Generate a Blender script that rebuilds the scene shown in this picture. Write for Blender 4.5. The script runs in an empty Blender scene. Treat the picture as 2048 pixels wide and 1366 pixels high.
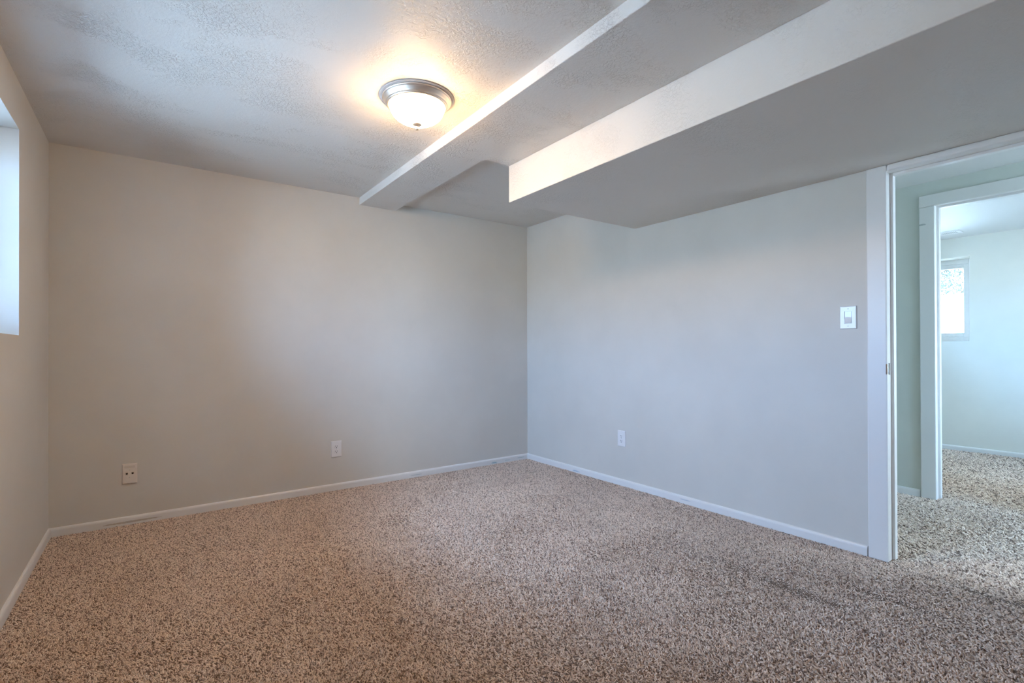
import bpy, bmesh, math, random
import numpy as np
from mathutils import Matrix, Vector

C = bpy.context.scene.collection
scene = bpy.context.scene
PI = math.pi

# ------------------------------------------------------------------ camera
cam_d = bpy.data.cameras.new('camera')
cam = bpy.data.objects.new('camera', cam_d)
C.objects.link(cam)
_yaw, _pitch, _roll, _F = 0.6271, 0.0045, -0.0031, 993.9
_f = Vector((math.sin(_yaw) * math.cos(_pitch), math.cos(_yaw) * math.cos(_pitch), math.sin(_pitch)))
_r0 = Vector((math.cos(_yaw), -math.sin(_yaw), 0))
_u0 = _r0.cross(_f)
_r = math.cos(_roll) * _r0 + math.sin(_roll) * _u0
_u = -math.sin(_roll) * _r0 + math.cos(_roll) * _u0
cam.matrix_world = Matrix(((_r.x, _u.x, -_f.x, 0), (_r.y, _u.y, -_f.y, 0), (_r.z, _u.z, -_f.z, 1.1297), (0, 0, 0, 1)))
cam_d.sensor_width = 36
cam_d.lens = 36 * _F / 2048
cam_d.shift_y = 11.94 / 2048
cam_d.clip_start = 0.02
cam_d.clip_end = 300
scene.camera = cam

# ------------------------------------------------------------------ exposure
vs = scene.view_settings
scene.display_settings.display_device = 'sRGB'
vs.view_transform = 'Standard'
vs.look = 'None'
vs.gamma = 1
vs.use_curve_mapping = False
vs.exposure = 0.73
scene.cycles.diffuse_bounces = 7
scene.cycles.max_bounces = 10
scene.cycles.transparent_max_bounces = 16
scene.cycles.sample_clamp_indirect = 8

SKY = 25.5         # strength of the overcast sky
LAMP = 58.0        # strength of the glowing glass bowl

# ------------------------------------------------------------------ world: cool bright sky, dimmer towards the horizon
w = bpy.data.worlds.new('sky')
scene.world = w
w.use_nodes = True
nt = w.node_tree
nt.nodes.clear()
out = nt.nodes.new('ShaderNodeOutputWorld')
bg = nt.nodes.new('ShaderNodeBackground')
tc = nt.nodes.new('ShaderNodeTexCoord')
sp = nt.nodes.new('ShaderNodeSeparateXYZ')
mr = nt.nodes.new('ShaderNodeValToRGB')
nt.links.new(tc.outputs['Generated'], sp.inputs[0])
nt.links.new(sp.outputs['Z'], mr.inputs[0])
mr.color_ramp.elements[0].position = 0.0
mr.color_ramp.elements[0].color = (0.34, 0.40, 0.46, 1)
mr.color_ramp.elements[1].position = 0.12
mr.color_ramp.elements[1].color = (0.30, 0.56, 1.0, 1)
east = nt.nodes.new('ShaderNodeMapRange')          # whiter sky on the sunny east side
east.interpolation_type = 'SMOOTHSTEP'
east.inputs['From Min'].default_value = -0.45
east.inputs['From Max'].default_value = 0.40
nt.links.new(sp.outputs['X'], east.inputs['Value'])
mix = nt.nodes.new('ShaderNodeMix'); mix.data_type = 'RGBA'
nt.links.new(east.outputs[0], mix.inputs['Factor'])
nt.links.new(mr.outputs[0], mix.inputs[6])
mix.inputs[7].default_value = (0.66, 0.80, 1.0, 1)
nt.links.new(mix.outputs[2], bg.inputs['Color'])
bg.inputs['Strength'].default_value = SKY
nt.links.new(bg.outputs[0], out.inputs[0])

# ------------------------------------------------------------------ dimensions (metres)
XL, XR, YB, YF = -0.508, 3.160, 4.091, -0.45
HC = 2.40
WT = 0.12
XH, XHB = 4.743, 4.863          # hall far wall, its other face
XF = 7.209
YHN, YHS = 2.6, -1.9            # hall ends / far room side walls
S, M = 2.101, 2.340             # soffit and shallow drop undersides
Y1 = 2.663
XS, XM1, XM2 = 1.910, 1.400, 1.716
W1 = (1.42, 3.262, 1.205, 2.178)     # left window y0 y1 z0 z1
YFS = -1.0
W5 = (3.40, 4.66, 0.45, 2.22)          # unseen window added at the end of the hall to brighten it
W4 = (5.20, 6.60, 1.20, 2.14)          # unseen north window added to light the far room walls
W3 = (5.60, 6.85, 1.20, 2.12)          # side window of the far room, x0 x1 z0 z1
W2 = (1.452, 2.20, 1.209, 2.135)     # far window
DY0, DY1, DZ = 0.165, 0.966, 2.068   # main doorway, clear opening
HY0, HY1, HZ = 0.34, 1.150, 2.200    # hall doorway

def portal(name, loc, rot, sx, sy):
    l = bpy.data.lights.new(name, 'AREA')
    l.shape = 'RECTANGLE'; l.size = sx; l.size_y = sy
    l.cycles.is_portal = True
    o = bpy.data.objects.new(name, l)
    o.location = loc; o.rotation_euler = rot
    C.objects.link(o)
portal('window_daylight', (XL - 0.33, (W1[0] + W1[1]) / 2, (W1[2] + W1[3]) / 2), (0, -PI / 2, 0), W1[3] - W1[2], W1[1] - W1[0])
portal('far_window_daylight', (XF + 0.33, (W2[0] + W2[1]) / 2, (W2[2] + W2[3]) / 2), (0, PI / 2, 0), W2[3] - W2[2], W2[1] - W2[0])
portal('added_north_daylight', ((W4[0] + W4[1]) / 2, YHN + 0.33, (W4[2] + W4[3]) / 2), (-PI / 2, 0, 0), W4[1] - W4[0], W4[3] - W4[2])  # daylight through the added north window
portal('added_hall_daylight', ((W5[0] + W5[1]) / 2, YHS - 0.33, (W5[2] + W5[3]) / 2), (PI / 2, 0, 0), W5[1] - W5[0], W5[3] - W5[2])  # daylight through the added hall window
portal('side_window_daylight', ((W3[0] + W3[1]) / 2, YFS - 0.33, (W3[2] + W3[3]) / 2), (PI / 2, 0, 0), W3[1] - W3[0], W3[3] - W3[2])

# ------------------------------------------------------------------ materials
def nodes(name):
    m = bpy.data.materials.new(name)
    m.use_nodes = True
    n = m.node_tree
    b = n.nodes['Principled BSDF']
    return m, n, b

def N(n, t, **kw):
    x = n.nodes.new(t)
    for k, v in kw.items():
        setattr(x, k, v)
    return x

def objcoord(n, scale=(1, 1, 1)):
    t = N(n, 'ShaderNodeTexCoord')
    mp = N(n, 'ShaderNodeMapping')
    mp.inputs['Scale'].default_value = scale
    n.links.new(t.outputs['Object'], mp.inputs[0])
    return mp.outputs[0]

def noise(n, co, scale, detail=3, rough=0.55, dist=0.0):
    x = N(n, 'ShaderNodeTexNoise')
    x.inputs['Scale'].default_value = scale
    x.inputs['Detail'].default_value = detail
    x.inputs['Roughness'].default_value = rough
    x.inputs['Distortion'].default_value = dist
    n.links.new(co, x.inputs['Vector'])
    return x.outputs[0]

def ramp(n, fac, stops):
    x = N(n, 'ShaderNodeValToRGB')
    e = x.color_ramp.elements
    while len(e) < len(stops):
        e.new(0.5)
    for i, (p, c) in enumerate(stops):
        e[i].position = p
        e[i].color = c if len(c) == 4 else (*c, 1)
    n.links.new(fac, x.inputs[0])
    return x.outputs[0]

def math_(n, op, a, b):
    x = N(n, 'ShaderNodeMath', operation=op)
    for i, v in enumerate((a, b)):
        if isinstance(v, (int, float)):
            x.inputs[i].default_value = v
        else:
            n.links.new(v, x.inputs[i])
    return x.outputs[0]

def bump(n, b, h, strength, dist):
    x = N(n, 'ShaderNodeBump')
    x.inputs['Strength'].default_value = strength
    x.inputs['Distance'].default_value = dist
    n.links.new(h, x.inputs['Height'])
    n.links.new(x.outputs[0], b.inputs['Normal'])

def paint(name, col, rough=0.5, spec=0.35, bs=0.12, bd=0.002, mott=0.03):
    m, n, b = nodes(name)
    co = objcoord(n)
    f = noise(n, co, 1.6, 4, 0.6)
    lo = tuple(c * (1 - mott) for c in col)
    hi = tuple(min(1, c * (1 + mott)) for c in col)
    n.links.new(ramp(n, f, [(0.35, lo), (0.65, hi)]), b.inputs['Base Color'])
    b.inputs['Roughness'].default_value = rough
    b.inputs['Specular IOR Level'].default_value = spec
    bump(n, b, noise(n, co, 90, 3, 0.6), bs, bd)
    return m

def plain(name, col, rough=0.4, metal=0.0, spec=0.5):
    m, n, b = nodes(name)
    co = objcoord(n)
    f = noise(n, co, 40, 2)
    n.links.new(ramp(n, f, [(0.3, tuple(c * 0.97 for c in col)), (0.7, col)]), b.inputs['Base Color'])
    b.inputs['Roughness'].default_value = rough
    b.inputs['Metallic'].default_value = metal
    b.inputs['Specular IOR Level'].default_value = spec
    return m

def ceiling_mat(name, col, k=1.0):
    # brushed / knock-down texture coming in sweeps
    m, n, b = nodes(name)
    co = objcoord(n)
    b.inputs['Base Color'].default_value = (*col, 1)
    b.inputs['Roughness'].default_value = 0.5
    b.inputs['Specular IOR Level'].default_value = 0.35
    skin = ramp(n, noise(n, co, 74, 5, 0.62, 0.35), [(0.43, (0, 0, 0)), (0.57, (1, 1, 1))])
    sweep = ramp(n, noise(n, objcoord(n, (2.2, 3.2, 3.0)), 1.0, 5, 0.66, 0.4), [(0.47, (0.08, 0.08, 0.08)), (0.64, (1, 1, 1))])
    fine = noise(n, co, 220, 2)
    h = math_(n, 'ADD', math_(n, 'MULTIPLY', math_(n, 'SUBTRACT', skin, 0.5), sweep), math_(n, 'MULTIPLY', fine, 0.10))
    bump(n, b, h, 0.75 * k, 0.0042)
    return m

M_wall = paint('wall_paint', (0.65, 0.625, 0.578))
M_wall_l = M_wall
M_hall = paint('sage_paint', (0.65, 0.68, 0.63))
M_far_lit = paint('far_room_lit_paint', (0.77, 0.765, 0.705))  # lighter copy of the hall paint, brighter far room light put into the colour
M_trim = paint('trim_paint', (0.78, 0.77, 0.755), 0.35, 0.45, 0.05, 0.001, 0.012)
M_ceil = ceiling_mat('ceiling_texture', (0.74, 0.715, 0.68))
M_soffit = ceiling_mat('soffit_texture', (0.73, 0.705, 0.665), 0.6)
M_ceil2 = ceiling_mat('far_ceiling_texture', (0.72, 0.72, 0.71), 0.4)
M_plate = plain('white_plastic', (0.80, 0.79, 0.79), 0.28)
M_ivory = plain('ivory_plastic', (0.78, 0.72, 0.66), 0.3)
M_gloss = plain('gloss_plastic', (0.80, 0.80, 0.81), 0.10, 0.0, 0.32)
M_slot = plain('dark_slot', (0.02, 0.016, 0.014), 0.6)
M_screw = plain('painted_screw', (0.55, 0.53, 0.51), 0.35)
M_nickel = plain('brushed_nickel', (0.86, 0.775, 0.69), 0.42, 1.0)
M_disc = plain('grey_disc', (0.52, 0.49, 0.47), 0.5)
M_steel = plain('strike_steel', (0.80, 0.80, 0.82), 0.18, 1.0)
M_vinyl = plain('white_vinyl', (0.86, 0.86, 0.86), 0.3)
M_back = plain('carpet_backing', (0.17, 0.13, 0.105), 0.9, 0, 0.1)

# trim with little smears: blue paint and scuffs with their own shape
def trim_smears(name, spots, base=(0.78, 0.77, 0.755)):
    m, n, b = nodes(name)
    co = objcoord(n)
    s = N(n, 'ShaderNodeSeparateXYZ'); n.links.new(co, s.inputs[0])
    nz = noise(n, co, 60, 3)
    prev = None
    for (x, y, z, rx, ry, rz, col) in spots:
        acc = None
        for ax, c0, r in (('X', x, rx), ('Y', y, ry), ('Z', z, rz)):
            if r is None:
                continue
            d = math_(n, 'DIVIDE', math_(n, 'SUBTRACT', s.outputs[ax], c0), r)
            d = math_(n, 'MULTIPLY', d, d)
            acc = d if acc is None else math_(n, 'ADD', acc, d)
        acc = math_(n, 'ADD', acc, math_(n, 'MULTIPLY', math_(n, 'SUBTRACT', nz, 0.5), 1.6))
        f = ramp(n, acc, [(0.55, (0.85, 0.85, 0.85)), (0.95, (0, 0, 0))])
        mx = N(n, 'ShaderNodeMix', data_type='RGBA')
        n.links.new(f, mx.inputs['Factor'])
        if prev is None:
            mx.inputs[6].default_value = (*base, 1)
        else:
            n.links.new(prev, mx.inputs[6])
        mx.inputs[7].default_value = (*col, 1)
        prev = mx.outputs[2]
    n.links.new(prev, b.inputs['Base Color'])
    b.inputs['Roughness'].default_value = 0.36
    b.inputs['Specular IOR Level'].default_value = 0.45
    return m
BLUE = (0.27, 0.44, 0.50)
M_base_back = trim_smears('baseboard_paint', [
    (2.735, 0, 0.016, 0.040, None, 0.008, BLUE), (2.90, 0, 0.020, 0.04, None, 0.003, BLUE),
    (3.06, 0, 0.026, 0.05, None, 0.003, BLUE), (-0.10, 0, 0.020, 0.17, None, 0.007, (0.50, 0.43, 0.36)),
    (1.9, 0, 0.022, 0.06, None, 0.004, (0.50, 0.55, 0.56))])
M_base_right = trim_smears('baseboard_paint_right', [
    (0, 3.35, 0.016, None, 0.05, 0.008, (0.42, 0.52, 0.62)), (0, 2.2, 0.03, None, 0.05, 0.004, (0.5, 0.55, 0.6))])
M_hall_casing = trim_smears('hall_casing_paint', [(0, 1.222, 2.066, None, 0.026, 0.008, (0.38, 0.41, 0.41))], (0.76, 0.755, 0.735))

# clear pane: thin sheet glass
def glass_mat():
    m, n, b = nodes('window_glass')
    n.nodes.remove(b)
    o = n.nodes['Material Output']
    t = N(n, 'ShaderNodeBsdfTransparent'); t.inputs[0].default_value = (0.93, 0.96, 0.95, 1)
    g = N(n, 'ShaderNodeBsdfGlossy'); g.inputs['Roughness'].default_value = 0.02
    fr = N(n, 'ShaderNodeFresnel'); fr.inputs[0].default_value = 1.45
    mx = N(n, 'ShaderNodeMixShader')
    n.links.new(fr.outputs[0], mx.inputs[0]); n.links.new(t.outputs[0], mx.inputs[1]); n.links.new(g.outputs[0], mx.inputs[2])
    n.links.new(mx.outputs[0], o.inputs[0])
    return m
M_glass = glass_mat()

def lamp_mat():
    m, n, b = nodes('lit_frosted_glass')
    b.inputs['Base Color'].default_value = (0.9, 0.88, 0.84, 1)
    b.inputs['Roughness'].default_value = 0.25
    b.inputs['Emission Color'].default_value = (1.0, 0.625, 0.30, 1)
    b.inputs['Emission Strength'].default_value = LAMP
    return m
M_lamp = lamp_mat()

# ------------------------------------------------------------------ mesh helpers
def link(name, me, mat=None, parent=None):
    o = bpy.data.objects.new(name, me)
    C.objects.link(o)
    if mat is not None:
        me.materials.append(mat)
    if parent is not None:
        o.parent = parent
    return o

def obj(name, bm, mat, parent=None, smooth=False):
    bmesh.ops.recalc_face_normals(bm, faces=bm.faces)
    me = bpy.data.meshes.new(name)
    bm.to_mesh(me); bm.free()
    if smooth:
        for p in me.polygons:
            p.use_smooth = True
    return link(name, me, mat, parent)

def add_box(bm, x0, x1, y0, y1, z0, z1, bev=0.0, seg=2):
    r = bmesh.ops.create_cube(bm, size=1)
    vs_ = r['verts']
    for v in vs_:
        v.co = Vector(((x0 + x1) / 2 + v.co.x * (x1 - x0), (y0 + y1) / 2 + v.co.y * (y1 - y0), (z0 + z1) / 2 + v.co.z * (z1 - z0)))
    if bev:
        es = list({e for v in vs_ for e in v.link_edges})
        bmesh.ops.bevel(bm, geom=es, offset=bev, segments=seg, profile=0.5, affect='EDGES')

def box(name, x0, x1, y0, y1, z0, z1, mat, parent=None, bev=0.0, seg=2):
    bm = bmesh.new()
    add_box(bm, x0, x1, y0, y1, z0, z1, bev, seg)
    return obj(name, bm, mat, parent)

def struct(o):
    o['kind'] = 'structure'
    return o

def wall(name, axis, c0, c1, a0, a1, z0, z1, holes, mat):
    """solid wall slab; axis 'x': spans y a0..a1 between x=c0 and x=c1. holes: (a0,a1,z0,z1)"""
    us = sorted({a0, a1, *[h[i] for h in holes for i in (0, 1)]})
    zs = sorted({z0, z1, *[h[i] for h in holes for i in (2, 3)]})
    def solid(i, j):
        if i < 0 or j < 0 or i >= len(us) - 1 or j >= len(zs) - 1:
            return False
        um, zm = (us[i] + us[i + 1]) / 2, (zs[j] + zs[j + 1]) / 2
        return not any(h[0] < um < h[1] and h[2] < zm < h[3] for h in holes)
    bm = bmesh.new()
    vc = {}
    def V(c, i, j):
        k = (c, i, j)
        if k not in vc:
            p = (c, us[i], zs[j]) if axis == 'x' else (us[i], c, zs[j])
            vc[k] = bm.verts.new(p)
        return vc[k]
    for i in range(len(us) - 1):
        for j in range(len(zs) - 1):
            if not solid(i, j):
                continue
            for c in (c0, c1):
                bm.faces.new((V(c, i, j), V(c, i + 1, j), V(c, i + 1, j + 1), V(c, i, j + 1)))
            for di, dj, e in ((-1, 0, ((i, j), (i, j + 1))), (1, 0, ((i + 1, j), (i + 1, j + 1))),
                              (0, -1, ((i, j), (i + 1, j))), (0, 1, ((i, j + 1), (i + 1, j + 1)))):
                if not solid(i + di, j + dj):
                    bm.faces.new((V(c0, *e[0]), V(c0, *e[1]), V(c1, *e[1]), V(c1, *e[0])))
    return struct(obj(name, bm, mat))

def add_lathe(bm, prof, cx, cy, seg=64):
    rings = []
    for r, z in prof:
        if r < 1e-6:
            rings.append([bm.verts.new((cx, cy, z))])
        else:
            rings.append([bm.verts.new((cx + r * math.cos(2 * PI * k / seg), cy + r * math.sin(2 * PI * k / seg), z)) for k in range(seg)])
    for a, b in zip(rings, rings[1:]):
        for k in range(seg):
            k2 = (k + 1) % seg
            if len(a) == 1 and len(b) == 1:
                continue
            if len(a) == 1:
                bm.faces.new((a[0], b[k2], b[k]))
            elif len(b) == 1:
                bm.faces.new((a[k], a[k2], b[0]))
            else:
                bm.faces.new((a[k], a[k2], b[k2], b[k]))

def extrude_profile(name, prof, p0, p1, inward, mat, parent=None):
    """prof: (out, z) outline swept from p0 to p1 (xy); 'inward' is the unit xy direction the profile sticks out to."""
    bm = bmesh.new()
    ends = []
    for p in (p0, p1):
        ends.append([bm.verts.new((p[0] + inward[0] * o_, p[1] + inward[1] * o_, z)) for o_, z in prof])
    n_ = len(prof)
    for k in range(n_):
        k2 = (k + 1) % n_
        bm.faces.new((ends[0][k], ends[0][k2], ends[1][k2], ends[1][k]))
    bm.faces.new(ends[0]); bm.faces.new(ends[1])
    return obj(name, bm, mat, parent)

def thing(name, label, cat, loc, rotz=0.0, group=None):
    o = bpy.data.objects.new(name, None)
    o.empty_display_size = 0.05
    C.objects.link(o)
    o.location = loc
    o.rotation_euler = (0, 0, rotz)
    o['label'] = label; o['category'] = cat
    if group:
        o['group'] = group
    return o

def tag(o, label, cat, group=None, kind=None):
    o['label'] = label; o['category'] = cat
    if group: o['group'] = group
    if kind: o['kind'] = kind
    return o

# ------------------------------------------------------------------ setting: walls
LT = 0.30
wall('wall_left', 'x', XL, XL - LT, YF - WT, YB + WT, 0, HC, [W1], M_wall)
wall('wall_back', 'y', YB, YB + WT, XL, XR, 0, HC, [], M_wall)
wall('wall_right', 'x', XR, XR + WT, YF - WT, YB + WT, 0, HC, [(DY0 - 0.02, DY1 + 0.02, -1, DZ + 0.02)], M_wall)
wall('wall_front', 'y', YF, YF - WT, XL, XR, 0, HC, [], M_wall)
wall('wall_hall', 'x', XH, XHB, YHS, YHN, 0, HC, [(HY0 - 0.02, HY1 + 0.02, -1, HZ + 0.02)], M_hall)
wall('wall_hall_north', 'y', YHN, YHN + LT, XR + WT, XHB, 0, HC, [], M_hall)
wall('wall_far_north', 'y', YHN, YHN + LT, XHB, XF + LT, 0, HC, [W4], M_far_lit)
wall('wall_hall_west', 'x', XR + WT, XR + WT + 0.012, YHS, YHN, 0, HC, [(DY0 - 0.03, DY1 + 0.09, -1, S)], M_hall)
wall('wall_far', 'x', XF, XF + LT, YFS, YHN, 0, HC, [W2], M_far_lit)
wall('wall_hall_south', 'y', YHS, YHS - LT, XR + WT, XHB, 0, HC, [W5], M_hall)
wall('wall_far_south', 'y', YFS, YFS - LT, XHB, XF, 0, HC, [W3], M_far_lit)

bm = bmesh.new()
_fl = [(XL - LT, YF - WT), (XR + WT, YF - WT), (XR + WT, YHS - LT), (XHB, YHS - LT), (XHB, YFS - LT), (XF + LT, YFS - LT), (XF + LT, YHN + LT), (XR + WT, YHN + LT), (XR + WT, YB + WT), (XL - LT, YB + WT)]
_a = [bm.verts.new((x, y, -0.15)) for x, y in _fl]; _b = [bm.verts.new((x, y, -0.004)) for x, y in _fl]
bm.faces.new(_a); bm.faces.new(_b)
for _k in range(len(_fl)):
    bm.faces.new((_a[_k], _a[(_k + 1) % len(_fl)], _b[(_k + 1) % len(_fl)], _b[_k]))
struct(obj('floor', bm, M_back))

# ceilings
ceil = box('ceiling', XL - LT, XR + WT, YF - WT, YB + WT, HC, HC + 0.2, M_ceil)
struct(ceil)
def drop(name, outline, z0, z1, mat=None):
    bm = bmesh.new()
    lo = [bm.verts.new((x, y, z0)) for x, y in outline]
    hi = [bm.verts.new((x, y, z1)) for x, y in outline]
    n_ = len(outline)
    bm.faces.new(lo); bm.faces.new(hi)
    ed = []
    for k in range(n_):
        bm.faces.new((lo[k], lo[(k + 1) % n_], hi[(k + 1) % n_], hi[k]))
    bmesh.ops.recalc_face_normals(bm, faces=bm.faces)
    bm.edges.ensure_lookup_table()
    sel = [e for e in bm.edges if all(abs(v.co.z - z0) < 1e-6 for v in e.verts)]
    bmesh.ops.bevel(bm, geom=sel, offset=0.004, segments=3, profile=0.5, affect='EDGES')
    return obj(name, bm, mat or M_ceil, ceil)
drop('beam', [(XM1, YF), (XS, YF), (XS, Y1), (XM2, Y1), (XM2, YB), (XM1, YB)], M, HC)
drop('soffit', [(XS, YF), (XR, YF), (XR, Y1), (XS, Y1)], S, HC, M_soffit)
struct(box('ceiling_hall', XR + WT, XH + 0.06, YHS - LT, YHN + LT, 2.385, HC + 0.2, M_ceil2))
struct(box('ceiling_far', XH + 0.06, XF + LT, YFS - LT, YHN + LT, 2.352, HC + 0.2, M_ceil2))

# baseboards
BP = [(0, 0), (0.013, 0), (0.013, 0.040), (0.0115, 0.047), (0.008, 0.0525), (0.004, 0.0545), (0, 0.055)]
struct(extrude_profile('baseboard_back', BP, (XL, YB), (XR, YB), (0, -1), M_base_back))
struct(extrude_profile('baseboard_left', BP, (XL, YF), (XL, YB), (1, 0), M_trim))
struct(extrude_profile('baseboard_right', BP, (XR, 1.060), (XR, YB), (-1, 0), M_base_right))
struct(extrude_profile('baseboard_hall', BP, (XH, 1.245), (XH, YHN), (-1, 0), M_trim))
struct(extrude_profile('baseboard_far', BP, (XF, YFS), (XF, YHN), (-1, 0), M_trim))

# ------------------------------------------------------------------ doorways
def doorway(name, xw, xe, y0, y1, z, cw, ct, zt, cas_mat, head_over):
    """opening in a wall between x=xw (camera side) and xe; cw casing width, ct casing thickness"""
    d = bpy.data.objects.new(name, None); C.objects.link(d); d.location = (xw, y1, 0); d['kind'] = 'structure'
    def P(nm, *a, **k):
        o = box(nm, *a, **k); o.parent = d
        o.matrix_parent_inverse = Matrix.Translation((-xw, -y1, 0))
        return o
    ins = 0.004
    P('casing', xw - ct, xw, y1 - ins, y1 + cw, 0, zt, cas_mat, bev=0.006, seg=3)
    P('casing', xw - ct, xw, y0 - cw, y0 + ins, 0, zt, cas_mat, bev=0.003)
    if head_over:
        P('head_casing', xw - ct, xw, y0 - cw, y1 + cw, z - ins, z + cw - 0.006, cas_mat, bev=0.003)
    else:
        P('head_casing', xw - ct - 0.004, xw, y0 + 0.008, y1 - 0.008, z - 0.001, zt, cas_mat, bev=0.010, seg=3)
    # jamb lining and stops
    P('jamb', xw - ct * 0.6, xe + 0.012, y1, y1 + 0.02, 0, z + 0.02, M_trim)
    P('jamb', xw - ct * 0.6, xe + 0.012, y0 - 0.02, y0, 0, z + 0.02, M_trim)
    P('head_jamb', xw - ct * 0.6, xe + 0.012, y0, y1, z, z + 0.02, M_trim)
    xs = xw + 0.046
    P('door_stop', xs, xs + 0.036, y1 - 0.015, y1, 0, z, M_trim, bev=0.002)
    P('door_stop', xs, xs + 0.036, y0, y0 + 0.015, 0, z, M_trim, bev=0.002)
    P('door_stop', xs, xs + 0.036, y0 + 0.015, y1 - 0.015, z - 0.015, z, M_trim, bev=0.002)
    # casing on the other face
    P('casing', xe, xe + ct, y1 + 0.012, y1 + cw, 0, zt, cas_mat, bev=0.003)
    return d, P
d1, P1 = doorway('door_1', XR, XR + WT, DY0, DY1, DZ, 0.088, 0.018, S, M_trim, False)
d2, P2 = doorway('door_2', XH, XHB, HY0, HY1, HZ, 0.090, 0.018, HZ - 0.004, M_hall_casing, True)

# strike plate with a rolled lip on the jamb of the main doorway
def strike():
    bm = bmesh.new()
    y = DY1
    add_box(bm, XR - 0.008, XR + 0.030, y - 0.0022, y, 0.990, 1.052, 0.001, 1)
    # rolled lip sticking out over the jamb edge
    segs = 8
    pr = []
    for k in range(segs + 1):
        a = k / segs * PI
        pr.append((XR - 0.018 + 0.010 * math.cos(a), y - 0.002 - 0.006 * math.sin(a)))
    ring = []
    for (x, yy) in pr:
        ring.append([bm.verts.new((x, yy - 0.001, 0.994)), bm.verts.new((x, yy - 0.001, 1.048)), bm.verts.new((x - 0.0008, yy + 0.001, 1.048)), bm.verts.new((x - 0.0008, yy + 0.001, 0.994))])
    for a, b in zip(ring, ring[1:]):
        for k in range(4):
            bm.faces.new((a[k], a[(k + 1) % 4], b[(k + 1) % 4], b[k]))
    bm.faces.new(ring[0]); bm.faces.new(ring[-1])
    o = obj('strike_plate', bm, M_steel, d1)
    o.matrix_parent_inverse = Matrix.Translation((-XR, -DY1, 0))
    o['label'] = 'shiny steel strike plate on white door jamb'
strike()

# ------------------------------------------------------------------ windows (frame + sash + glass), set deep in the wall
def window(name, x_out, sgn, w_, fw=0.045, axis='x'):
    # built as if in a wall facing x; axis 'y' swaps the two horizontal axes
    y0, y1, z0, z1 = w_
    ym = (y0 + y1) / 2
    d = bpy.data.objects.new(name, None); C.objects.link(d); d['kind'] = 'structure'
    d.location = (x_out, ym, z0) if axis == 'x' else (ym, x_out, z0)
    inv = Matrix.Translation(-d.location)
    def fin(nm, bm, mat):
        if axis == 'y':
            for v in bm.verts:
                v.co = Vector((v.co.y, v.co.x, v.co.z))
        o = obj(nm, bm, mat, d); o.matrix_parent_inverse = inv
        return o
    def ringmesh(nm, xa, xb, ya, yb, za, zb, wd, mat):
        bm = bmesh.new()
        add_box(bm, xa, xb, ya, ya + wd, za, zb, 0.003)
        add_box(bm, xa, xb, yb - wd, yb, za, zb, 0.003)
        add_box(bm, xa, xb, ya + wd, yb - wd, za, za + wd, 0.003)
        add_box(bm, xa, xb, ya + wd, yb - wd, zb - wd, zb, 0.003)
        return fin(nm, bm, mat)
    a, b = x_out, x_out - sgn * 0.07
    ringmesh('window_frame', min(a, b), max(a, b), y0, y1, z0, z1, fw, M_vinyl)
    a2, b2 = x_out - sgn * 0.012, x_out - sgn * 0.052
    for (ya, yb) in ((y0 + fw, ym + 0.02), (ym + 0.02, y1 - fw)):
        ringmesh('sash', min(a2, b2), max(a2, b2), ya, yb, z0 + fw, z1 - fw, fw - 0.003, M_vinyl)
        bm = bmesh.new()
        xm = (a2 + b2) / 2
        add_box(bm, xm - 0.002, xm + 0.002, ya + fw - 0.01, yb - fw + 0.01, z0 + 2 * fw - 0.01, z1 - 2 * fw + 0.01)
        fin('glass_pane', bm, M_glass)
window('window_1', XL - LT + 0.01, -1, W1)
window('window_2', XF + 0.27, 1, W2, 0.050)
window('window_3', YFS - LT + 0.02, -1, W3, 0.040, 'y')
window('window_5_added', YHS - LT + 0.02, -1, W5, 0.040, 'y')  # out of view, added as a light source for the hall
window('window_4_added', YHN + LT - 0.02, 1, W4, 0.045, 'y')  # out of view, added as extra light for the far room

# ------------------------------------------------------------------ ceiling lamp
LX, LY = 1.085, 2.307
lamp = thing('ceiling_lamp', 'flush round ceiling lamp with lit frosted glass bowl and nickel rim', 'lamp', (LX, LY, HC))
def lathe_part(name, prof, mat, parent, seg=96):
    bm = bmesh.new()
    add_lathe(bm, prof, 0, 0, seg)
    return obj(name, bm, mat, parent, smooth=True)
lathe_part('base_disc', [(0, 0), (0.150, 0), (0.184, -0.0005), (0.1855, -0.003), (0.184, -0.0055), (0.168, -0.008)], M_disc, lamp)  # flat grey disc behind the rim, slightly wider than it
lathe_part('rim', [(0.160, -0.006), (0.1690, -0.007), (0.1715, -0.009), (0.1722, -0.012), (0.1705, -0.0148), (0.1680, -0.016), (0.1655, -0.0195), (0.1600, -0.0285),
                   (0.1565, -0.0325), (0.1560, -0.0345), (0.1540, -0.0375), (0.1510, -0.0385), (0.1500, -0.0405), (0.1480, -0.0440), (0.1445, -0.0460), (0.1400, -0.0465), (0.136, -0.042)], M_nickel, lamp)
gp = []
RG, HG = 0.1365, 0.088
for k in range(0, 25):
    t = k / 24 * PI / 2
    gp.append((RG * math.cos(t) ** 1.0 if k < 24 else 0.0, -0.044 - HG * math.sin(t)))
lathe_part('glass_bowl', gp, M_lamp, lamp)['label'] = 'glowing white frosted glass bowl'
zb = -0.044 - HG
fp = [(0, 0.006), (0.018, 0.006), (0.0235, 0.001), (0.0225, -0.002), (0.015, -0.006), (0.009, -0.010), (0.0068, -0.013), (0.0072, -0.015), (0.0090, -0.018),
      (0.0096, -0.0215), (0.0086, -0.0255), (0.005, -0.0285), (0, -0.0295)]
lathe_part('finial', [(r, zb + z) for r, z in fp], M_nickel, lamp, 32)

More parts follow.
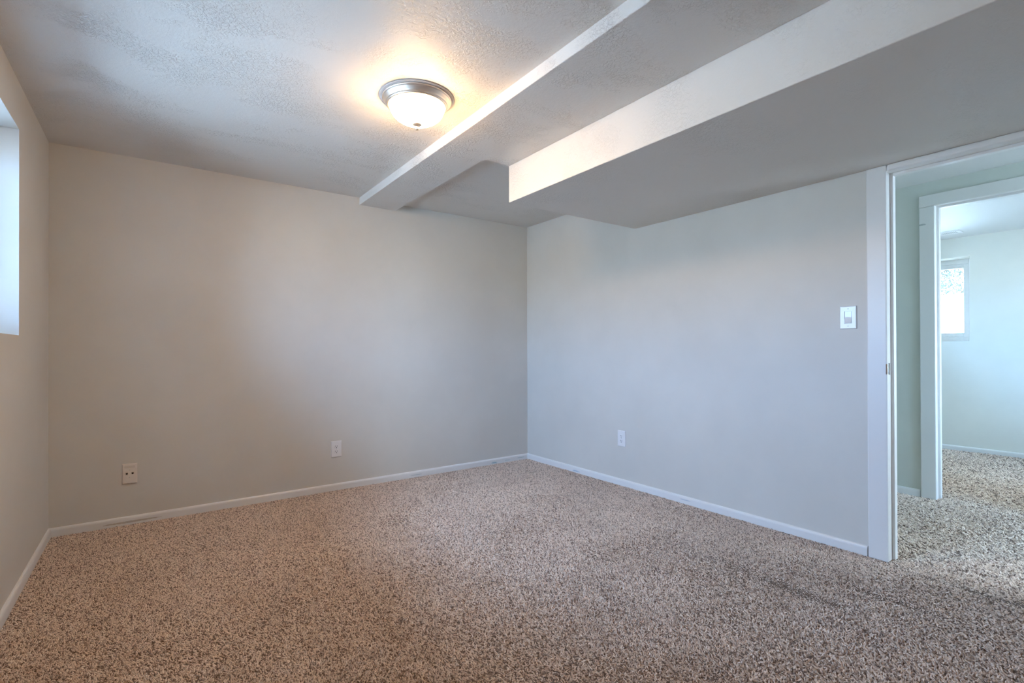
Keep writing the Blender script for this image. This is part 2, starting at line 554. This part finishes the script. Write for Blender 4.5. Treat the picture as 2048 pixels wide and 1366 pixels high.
# ------------------------------------------------------------------ wall plates. local frame: x = right, y = out of the wall towards -y, z = up
def plate_mesh(wd, ht, th, hole=None):
    bm = bmesh.new()
    n_ = 6
    prof = [(0, 0), (0, th * 0.45), (0.0012, th * 0.8), (0.004, th)]
    loops = []
    for ins, o_ in prof:
        x, z = wd / 2 - ins, ht / 2 - ins
        loops.append([bm.verts.new((sx * x, -o_, sz * z)) for sx, sz in ((-1, -1), (1, -1), (1, 1), (-1, 1))])
    for a, b in zip(loops, loops[1:]):
        for k in range(4):
            bm.faces.new((a[k], a[(k + 1) % 4], b[(k + 1) % 4], b[k]))
    bm.faces.new(loops[0])
    if hole is None:
        bm.faces.new(loops[-1])
    else:
        hx, hz = hole
        h1 = [bm.verts.new((sx * hx, -th, sz * hz)) for sx, sz in ((-1, -1), (1, -1), (1, 1), (-1, 1))]
        h2 = [bm.verts.new((sx * hx, -th * 0.3, sz * hz)) for sx, sz in ((-1, -1), (1, -1), (1, 1), (-1, 1))]
        for a, b in ((loops[-1], h1), (h1, h2)):
            for k in range(4):
                bm.faces.new((a[k], a[(k + 1) % 4], b[(k + 1) % 4], b[k]))
        bm.faces.new(h2)
    return bm

def disc(bm, cx, cz, r, y0, y1, seg=16, flat=None):
    """short round plug from y0 to y1 (y toward the room is negative); flat clips |z|"""
    ra, rb = [], []
    for k in range(seg):
        a = 2 * PI * k / seg
        x, z = r * math.cos(a), r * math.sin(a)
        if flat: z = max(-flat, min(flat, z))
        ra.append(bm.verts.new((cx + x, y0, cz + z))); rb.append(bm.verts.new((cx + x * 0.95, y1, cz + z * 0.95)))
    for k in range(seg):
        bm.faces.new((ra[k], ra[(k + 1) % seg], rb[(k + 1) % seg], rb[k]))
    bm.faces.new(ra); bm.faces.new(rb)

def outlet(loc, rotz, label, wd, ht):
    t = thing('power_outlet', label, 'outlet', loc, rotz, 'white duplex wall outlets')
    obj('cover_plate', plate_mesh(wd, ht, 0.0065), M_plate, t)
    for s in (1, -1):
        bm = bmesh.new()
        disc(bm, 0, s * 0.0205, 0.0175, -0.006, -0.0085, 28, 0.0145)
        r = obj('receptacle', bm, M_plate, t)
        bm = bmesh.new()
        add_box(bm, -0.0085, -0.0055, -0.0092, -0.007, s * 0.0205 - 0.0015, s * 0.0205 + 0.0085)
        add_box(bm, 0.0055, 0.0080, -0.0092, -0.007, s * 0.0205 - 0.0005, s * 0.0205 + 0.0080)
        disc(bm, 0.0, s * 0.0205 - 0.0085, 0.0034, -0.007, -0.0092, 12)
        obj('slots', bm, M_slot, r)['label'] = 'dark socket slots'
    bm = bmesh.new(); disc(bm, 0, 0, 0.0032, -0.006, -0.0078, 12)
    obj('screw', bm, M_screw, t)
    return t
outlet((1.207, YB, 0.332), 0, 'white duplex outlet on the long wall between the phone jack plate and the room corner', 0.083, 0.130)
outlet((XR, 2.810, 0.390), -PI / 2, 'white duplex outlet low on the same wall as the light switch and doorway', 0.083, 0.131)

pj = thing('phone_jack_plate', 'ivory wall plate with two dark jack holes near left corner', 'phone jack', (-0.116, YB, 0.331), 0)
obj('cover_plate', plate_mesh(0.078, 0.128, 0.010), M_ivory, pj)
bm = bmesh.new(); add_box(bm, -0.028, 0.026, -0.0112, -0.008, 0.037, 0.052, 0.0006, 1)
obj('label_window', bm, plain('label_clear', (0.72, 0.66, 0.60), 0.2), pj)
for sx in (-0.0155, 0.0145):
    bm = bmesh.new()
    add_box(bm, sx - 0.0085, sx + 0.0085, -0.0112, -0.008, -0.008, 0.0125, 0.0008, 1)
    q = obj('jack', bm, M_ivory, pj)
    bm = bmesh.new()
    pts_ = [(-0.0055, 0.007), (0.0055, 0.007), (0.0055, -0.0005), (0.0030, -0.0045), (-0.0030, -0.0045), (-0.0055, -0.0005)]
    a = [bm.verts.new((sx + x, -0.009, z)) for x, z in pts_]; b = [bm.verts.new((sx + x, -0.0117, z)) for x, z in pts_]
    for k in range(6):
        bm.faces.new((a[k], a[(k + 1) % 6], b[(k + 1) % 6], b[k]))
    bm.faces.new(a); bm.faces.new(b)
    obj('jack_hole', bm, M_slot, q)['label'] = 'dark jack hole'
for sz in (0.0235, -0.0235):
    bm = bmesh.new(); disc(bm, -0.001, sz, 0.003, -0.0095, -0.0108, 12)
    obj('screw', bm, M_screw, pj)

sw = thing('light_switch', 'glossy white rocker light switch beside the door casing', 'light switch', (XR, 1.147, 1.304), -PI / 2)
obj('cover_plate', plate_mesh(0.083, 0.127, 0.0075, (0.0175, 0.0345)), M_gloss, sw)
bm = bmesh.new()
v = [bm.verts.new(c) for c in ((-0.0158, -0.002, -0.0328), (0.0158, -0.002, -0.0328), (0.0158, -0.002, 0.0328), (-0.0158, -0.002, 0.0328),
                               (-0.0158, -0.0105, -0.0328), (0.0158, -0.0105, -0.0328), (0.0158, -0.0072, 0.002), (-0.0158, -0.0072, 0.002), (0.0158, -0.0062, 0.0328), (-0.0158, -0.0062, 0.0328))]
for f in ((0, 1, 2, 3), (4, 5, 6, 7), (7, 6, 8, 9), (0, 1, 5, 4), (3, 2, 8, 9), (0, 4, 7, 9, 3), (1, 5, 6, 8, 2)):
    bm.faces.new([v[i] for i in f])
obj('rocker', bm, M_gloss, sw)
for sz in (0.0485, -0.0485):
    bm = bmesh.new(); disc(bm, 0, sz, 0.0032, -0.0068, -0.0082, 12)
    obj('screw', bm, M_screw, sw)

# ------------------------------------------------------------------ far room ceiling register
vt = thing('ceiling_vent', 'white slotted air register on the far room ceiling', 'vent', (6.815, 1.60, 2.352))
bm = bmesh.new()
for (x0, x1, y0, y1) in ((-0.075, -0.052, -0.165, 0.165), (0.052, 0.075, -0.165, 0.165), (-0.052, 0.052, -0.165, -0.135), (-0.052, 0.052, 0.135, 0.165)):
    add_box(bm, x0, x1, y0, y1, -0.008, 0, 0.002, 1)
obj('vent_frame', bm, M_vinyl, vt)
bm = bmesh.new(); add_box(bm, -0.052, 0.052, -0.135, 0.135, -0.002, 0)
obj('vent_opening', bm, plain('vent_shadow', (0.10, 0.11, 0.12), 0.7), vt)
bm = bmesh.new()
for k in range(18):
    y = -0.130 + k * 0.0153
    add_box(bm, -0.052, 0.052, y - 0.003, y + 0.003, -0.007, -0.002)
obj('louvre_slats', bm, M_vinyl, vt)

# ------------------------------------------------------------------ outside: yard, white fence, trees
M_yard = paint('yard_ground', (0.55, 0.53, 0.49), 0.9, 0.1, 0.3, 0.02, 0.2)
bm = bmesh.new()
add_box(bm, -14, XL - LT - 0.001, -14, 20, 0.95, 1.10)
struct(obj('ground_west', bm, M_yard))
bm = bmesh.new()
add_box(bm, XF + LT + 0.001, 34, -14, 26, 0.95, 1.10)
struct(obj('ground_east', bm, M_yard))
bm = bmesh.new()
add_box(bm, XR + WT + 0.05, XF + LT, YHN + LT + 0.001, 20, 0.95, 1.10)
struct(obj('ground_north', bm, M_yard))
bm = bmesh.new()
add_box(bm, XHB + 0.001, XF + LT, -14, YFS - LT - 0.001, 0.95, 1.10)
add_box(bm, XL, XR + WT - 0.01, -14, YF - WT - 0.001, 0.95, 1.10)
add_box(bm, XR + WT - 0.01, XHB + 0.001, -14, YHS - LT - 0.001, 0.95, 1.10)
struct(obj('ground_south', bm, M_yard))
M_fence = plain('white_fence_paint', (0.86, 0.86, 0.85), 0.5)
fn = thing('yard_fence', 'bright white board fence outside the far window', 'fence', (15.0, 5.0, 1.10))
bm = bmesh.new()
for k in range(46):
    y = -5.0 + k * 0.22
    add_box(bm, -0.012, 0.012, y, y + 0.212, 0.03, 1.27)
obj('fence_boards', bm, M_fence, fn)
for z in (0.10, 0.36):
    bm = bmesh.new(); add_box(bm, -0.06, -0.013, -5, 5.1, z, z + 0.08, 0.006, 1)
    obj('rail', bm, M_fence, fn)
M_bark = plain('tree_bark', (0.20, 0.16, 0.13), 0.9)
M_leaf = plain('tree_leaves', (0.10, 0.12, 0.095), 0.6)
def tree(x, y, h, r, seed, label):
    rnd = random.Random(seed)
    t = thing('leafy_tree', label, 'tree', (x, y, 1.09))
    bm = bmesh.new()
    add_lathe(bm, [(0.16, 0), (0.12, 0.5), (0.10, h * 0.5), (0.05, h * 0.8), (0, h * 0.9)], 0, 0, 10)
    for k in range(9):
        a = rnd.uniform(0, 2 * PI); z0 = h * rnd.uniform(0.3, 0.7)
        d = Vector((math.cos(a), math.sin(a), rnd.uniform(0.3, 1.0))).normalized()
        p0 = Vector((0, 0, z0)); p1 = p0 + d * r * rnd.uniform(0.6, 0.95)
        sx = d.orthogonal().normalized(); sy = d.cross(sx)
        ra = [bm.verts.new(p0 + 0.04 * (math.cos(q) * sx + math.sin(q) * sy)) for q in (0, 2.09, 4.19)]
        tip = bm.verts.new(p1)
        for k2 in range(3):
            bm.faces.new((ra[k2], ra[(k2 + 1) % 3], tip))
    obj('trunk', bm, M_bark, t)
    vv, ff = [], []
    for k in range(11000):
        while True:
            p = Vector((rnd.uniform(-1, 1), rnd.uniform(-1, 1), rnd.uniform(-1, 1)))
            if p.length < 1: break
        lump = 0.75 + 0.25 * math.sin(p.x * 6 + seed) * math.sin(p.y * 7) * math.sin(p.z * 6)
        c = Vector((p.x * r * lump, p.y * r * lump, h * 0.56 + p.z * h * 0.48 * lump))
        a1 = Vector((rnd.gauss(0, 1), rnd.gauss(0, 1), rnd.gauss(0, 1))).normalized(); a2 = a1.orthogonal().normalized()
        s = rnd.uniform(0.03, 0.065)
        i = len(vv)
        vv += [c - a1 * s, c + a2 * s * 0.5, c + a1 * s, c - a2 * s * 0.5]
        ff.append((i, i + 1, i + 2, i + 3))
    me = bpy.data.meshes.new('crown'); me.from_pydata([tuple(q) for q in vv], [], ff)
    link('crown', me, M_leaf, t)
tree(17.6, 4.4, 4.6, 1.9, 3, 'pale leafy tree showing above the white fence through the far window')

# ------------------------------------------------------------------ carpet pile
def carpet():
    rng = np.random.default_rng(7)
    def region(x0, x1, y0, y1, sp_):
        nx, ny = int((x1 - x0) / sp_), int((y1 - y0) / sp_)
        gx, gy = np.meshgrid(np.arange(nx), np.arange(ny))
        x = x0 + (gx.ravel() + rng.random(nx * ny)) * sp_
        y = y0 + (gy.ravel() + rng.random(nx * ny)) * sp_
        return np.stack([x, y], 1), np.full(nx * ny, sp_)
    regs = [region(XL + 0.004, XR - 0.004, 0.95, YB - 0.004, 0.0050),
            region(XL + 0.004, XR - 0.004, YF, 0.95, 0.0060),
            region(XR - 0.004, XR + WT + 0.004, DY0, DY1, 0.006),
            region(XR + WT + 0.004, XH - 0.004, -0.6, 2.3, 0.008),
            region(XH - 0.004, XHB + 0.004, HY0, HY1, 0.008),
            region(XHB + 0.004, XF - 0.004, YFS + 0.01, 2.5, 0.010)]
    P = np.concatenate([r[0] for r in regs]); SPC = np.concatenate([r[1] for r in regs])
    n_ = len(P)
    def smooth(px, py, freq, seed, octs=3):
        r = np.random.default_rng(seed)
        v = np.zeros_like(px)
        for o_ in range(octs):
            for k in range(5):
                a = r.uniform(0, 2 * np.pi); ph = r.uniform(0, 2 * np.pi); f = freq * 2 ** o_ * r.uniform(0.7, 1.4)
                v += np.sin((px * np.cos(a) + py * np.sin(a)) * f * 2 * np.pi + ph) / (1.6 ** o_)
        return v / 4.0
    x, y = P[:, 0], P[:, 1]
    k = SPC / 0.005
    # general lay of the pile: mostly towards the window wall and back, with wandering patches
    ang = 2.3 + 0.9 * smooth(x, y, 0.55, 11) + 0.5 * smooth(x, y, 2.2, 12)
    lay = 0.55 + 0.30 * smooth(x, y, 0.8, 13)
    # furrow left by the vacuum, parallel to the side wall, and the seam at the doorway
    d = x - 2.452 - 0.012 * np.sin(y * 5.0) - 0.02 * smooth(x, y, 1.5, 14)
    g = np.exp(-(d / 0.055) ** 2) * np.exp(-((y - 1.25) / 0.62) ** 2) * np.clip(0.85 + 0.3 * smooth(x, y, 1.4, 15), 0, 1)
    d2 = x - 3.10 - 0.02 * smooth(x, y, 2.0, 16)
    g2 = np.exp(-(d2 / 0.030) ** 2) * (y < 1.0) * np.clip(0.5 + 0.6 * smooth(x, y, 1.4, 17), 0, 1)
    d3 = x - 2.685 - 0.02 * smooth(x, y, 1.8, 19)
    g3 = np.exp(-(d3 / 0.035) ** 2) * np.exp(-((y - 0.82) / 0.26) ** 2)
    gr = np.maximum(np.maximum(g, g2), g3)
    ang2 = ang + rng.normal(0, 1.0, n_)
    ln = (0.0130 + rng.normal(0, 0.002, n_)) * np.sqrt(k) * (1 - gr * rng.uniform(0.30, 0.74, n_))
    tilt = np.clip(lay * (1 - 0.4 * gr) + rng.normal(0, 0.28, n_), 0.05, 1.25)
    dx, dy = np.cos(ang2), np.sin(ang2)
    hx = np.sin(tilt) * ln; hz = np.cos(tilt) * ln
    wob = rng.normal(0, 0.0022, (n_, 2)) * k[:, None]
    pos = np.zeros((n_, 4, 3), np.float32)
    z0 = -0.010
    for i, (s, up) in enumerate(((0, 0), (0.16, 0.42), (0.55, 0.80), (1.0, 1.0))):
        bend = (1, -1, 0.6, 1)[i] * (0 if i == 0 else 1)
        pos[:, i, 0] = x + dx * hx * s + wob[:, 0] * bend
        pos[:, i, 1] = y + dy * hx * s + wob[:, 1] * bend
        pos[:, i, 2] = z0 + hz * up
    # keep every tuft clear of walls and trim
    r_ = pos.reshape(-1, 3)
    inside = (x < XR - 0.01)
    ins4 = np.repeat(inside, 4)
    r_[ins4, 0] = np.clip(r_[ins4, 0], XL + 0.006, XR + 0.02)
    r_[ins4, 1] = np.clip(r_[ins4, 1], YF + 0.004, YB - 0.006)
    rad = np.zeros((n_, 4), np.float32)
    for i, f in enumerate((0.85, 1.0, 1.0, 0.55)):
        rad[:, i] = 0.00185 * f * k * rng.uniform(0.8, 1.2, n_)
    cu = bpy.data.hair_curves.new('carpet_pile')
    cu.add_curves([4] * n_)
    cu.attributes['position'].data.foreach_set('vector', pos.ravel())
    ra = cu.attributes.get('radius') or cu.attributes.new('radius', 'FLOAT', 'POINT')
    ra.data.foreach_set('value', rad.ravel())
    # yarn colour per tuft (two-tone heather yarn): 0 dark .. 1 light
    tone = rng.random(n_) * 0.75 + 0.25 * (0.5 + 0.5 * smooth(x, y, 40, 18, 2))
    ta = cu.attributes.new('yarn', 'FLOAT', 'CURVE')
    ta.data.foreach_set('value', np.clip(tone, 0, 1).astype(np.float32))
    m, n, b = nodes('carpet_yarn')
    at = N(n, 'ShaderNodeAttribute', attribute_name='yarn')
    col = ramp(n, at.outputs['Fac'], [(0.0, (0.19, 0.132, 0.10)), (0.22, (0.31, 0.23, 0.185)), (0.36, (0.74, 0.585, 0.47)), (0.70, (0.88, 0.725, 0.605)), (1.0, (0.93, 0.79, 0.68))])
    n.links.new(col, b.inputs['Base Color'])
    b.inputs['Roughness'].default_value = 0.8
    b.inputs['Specular IOR Level'].default_value = 0.15
    o = bpy.data.objects.new('carpet_pile', cu)
    cu.materials.append(m)
    C.objects.link(o)
    tag(o, 'mottled beige and brown cut pile carpet covering the whole floor', 'carpet', kind='stuff')
    print('carpet tufts', n_)
carpet()
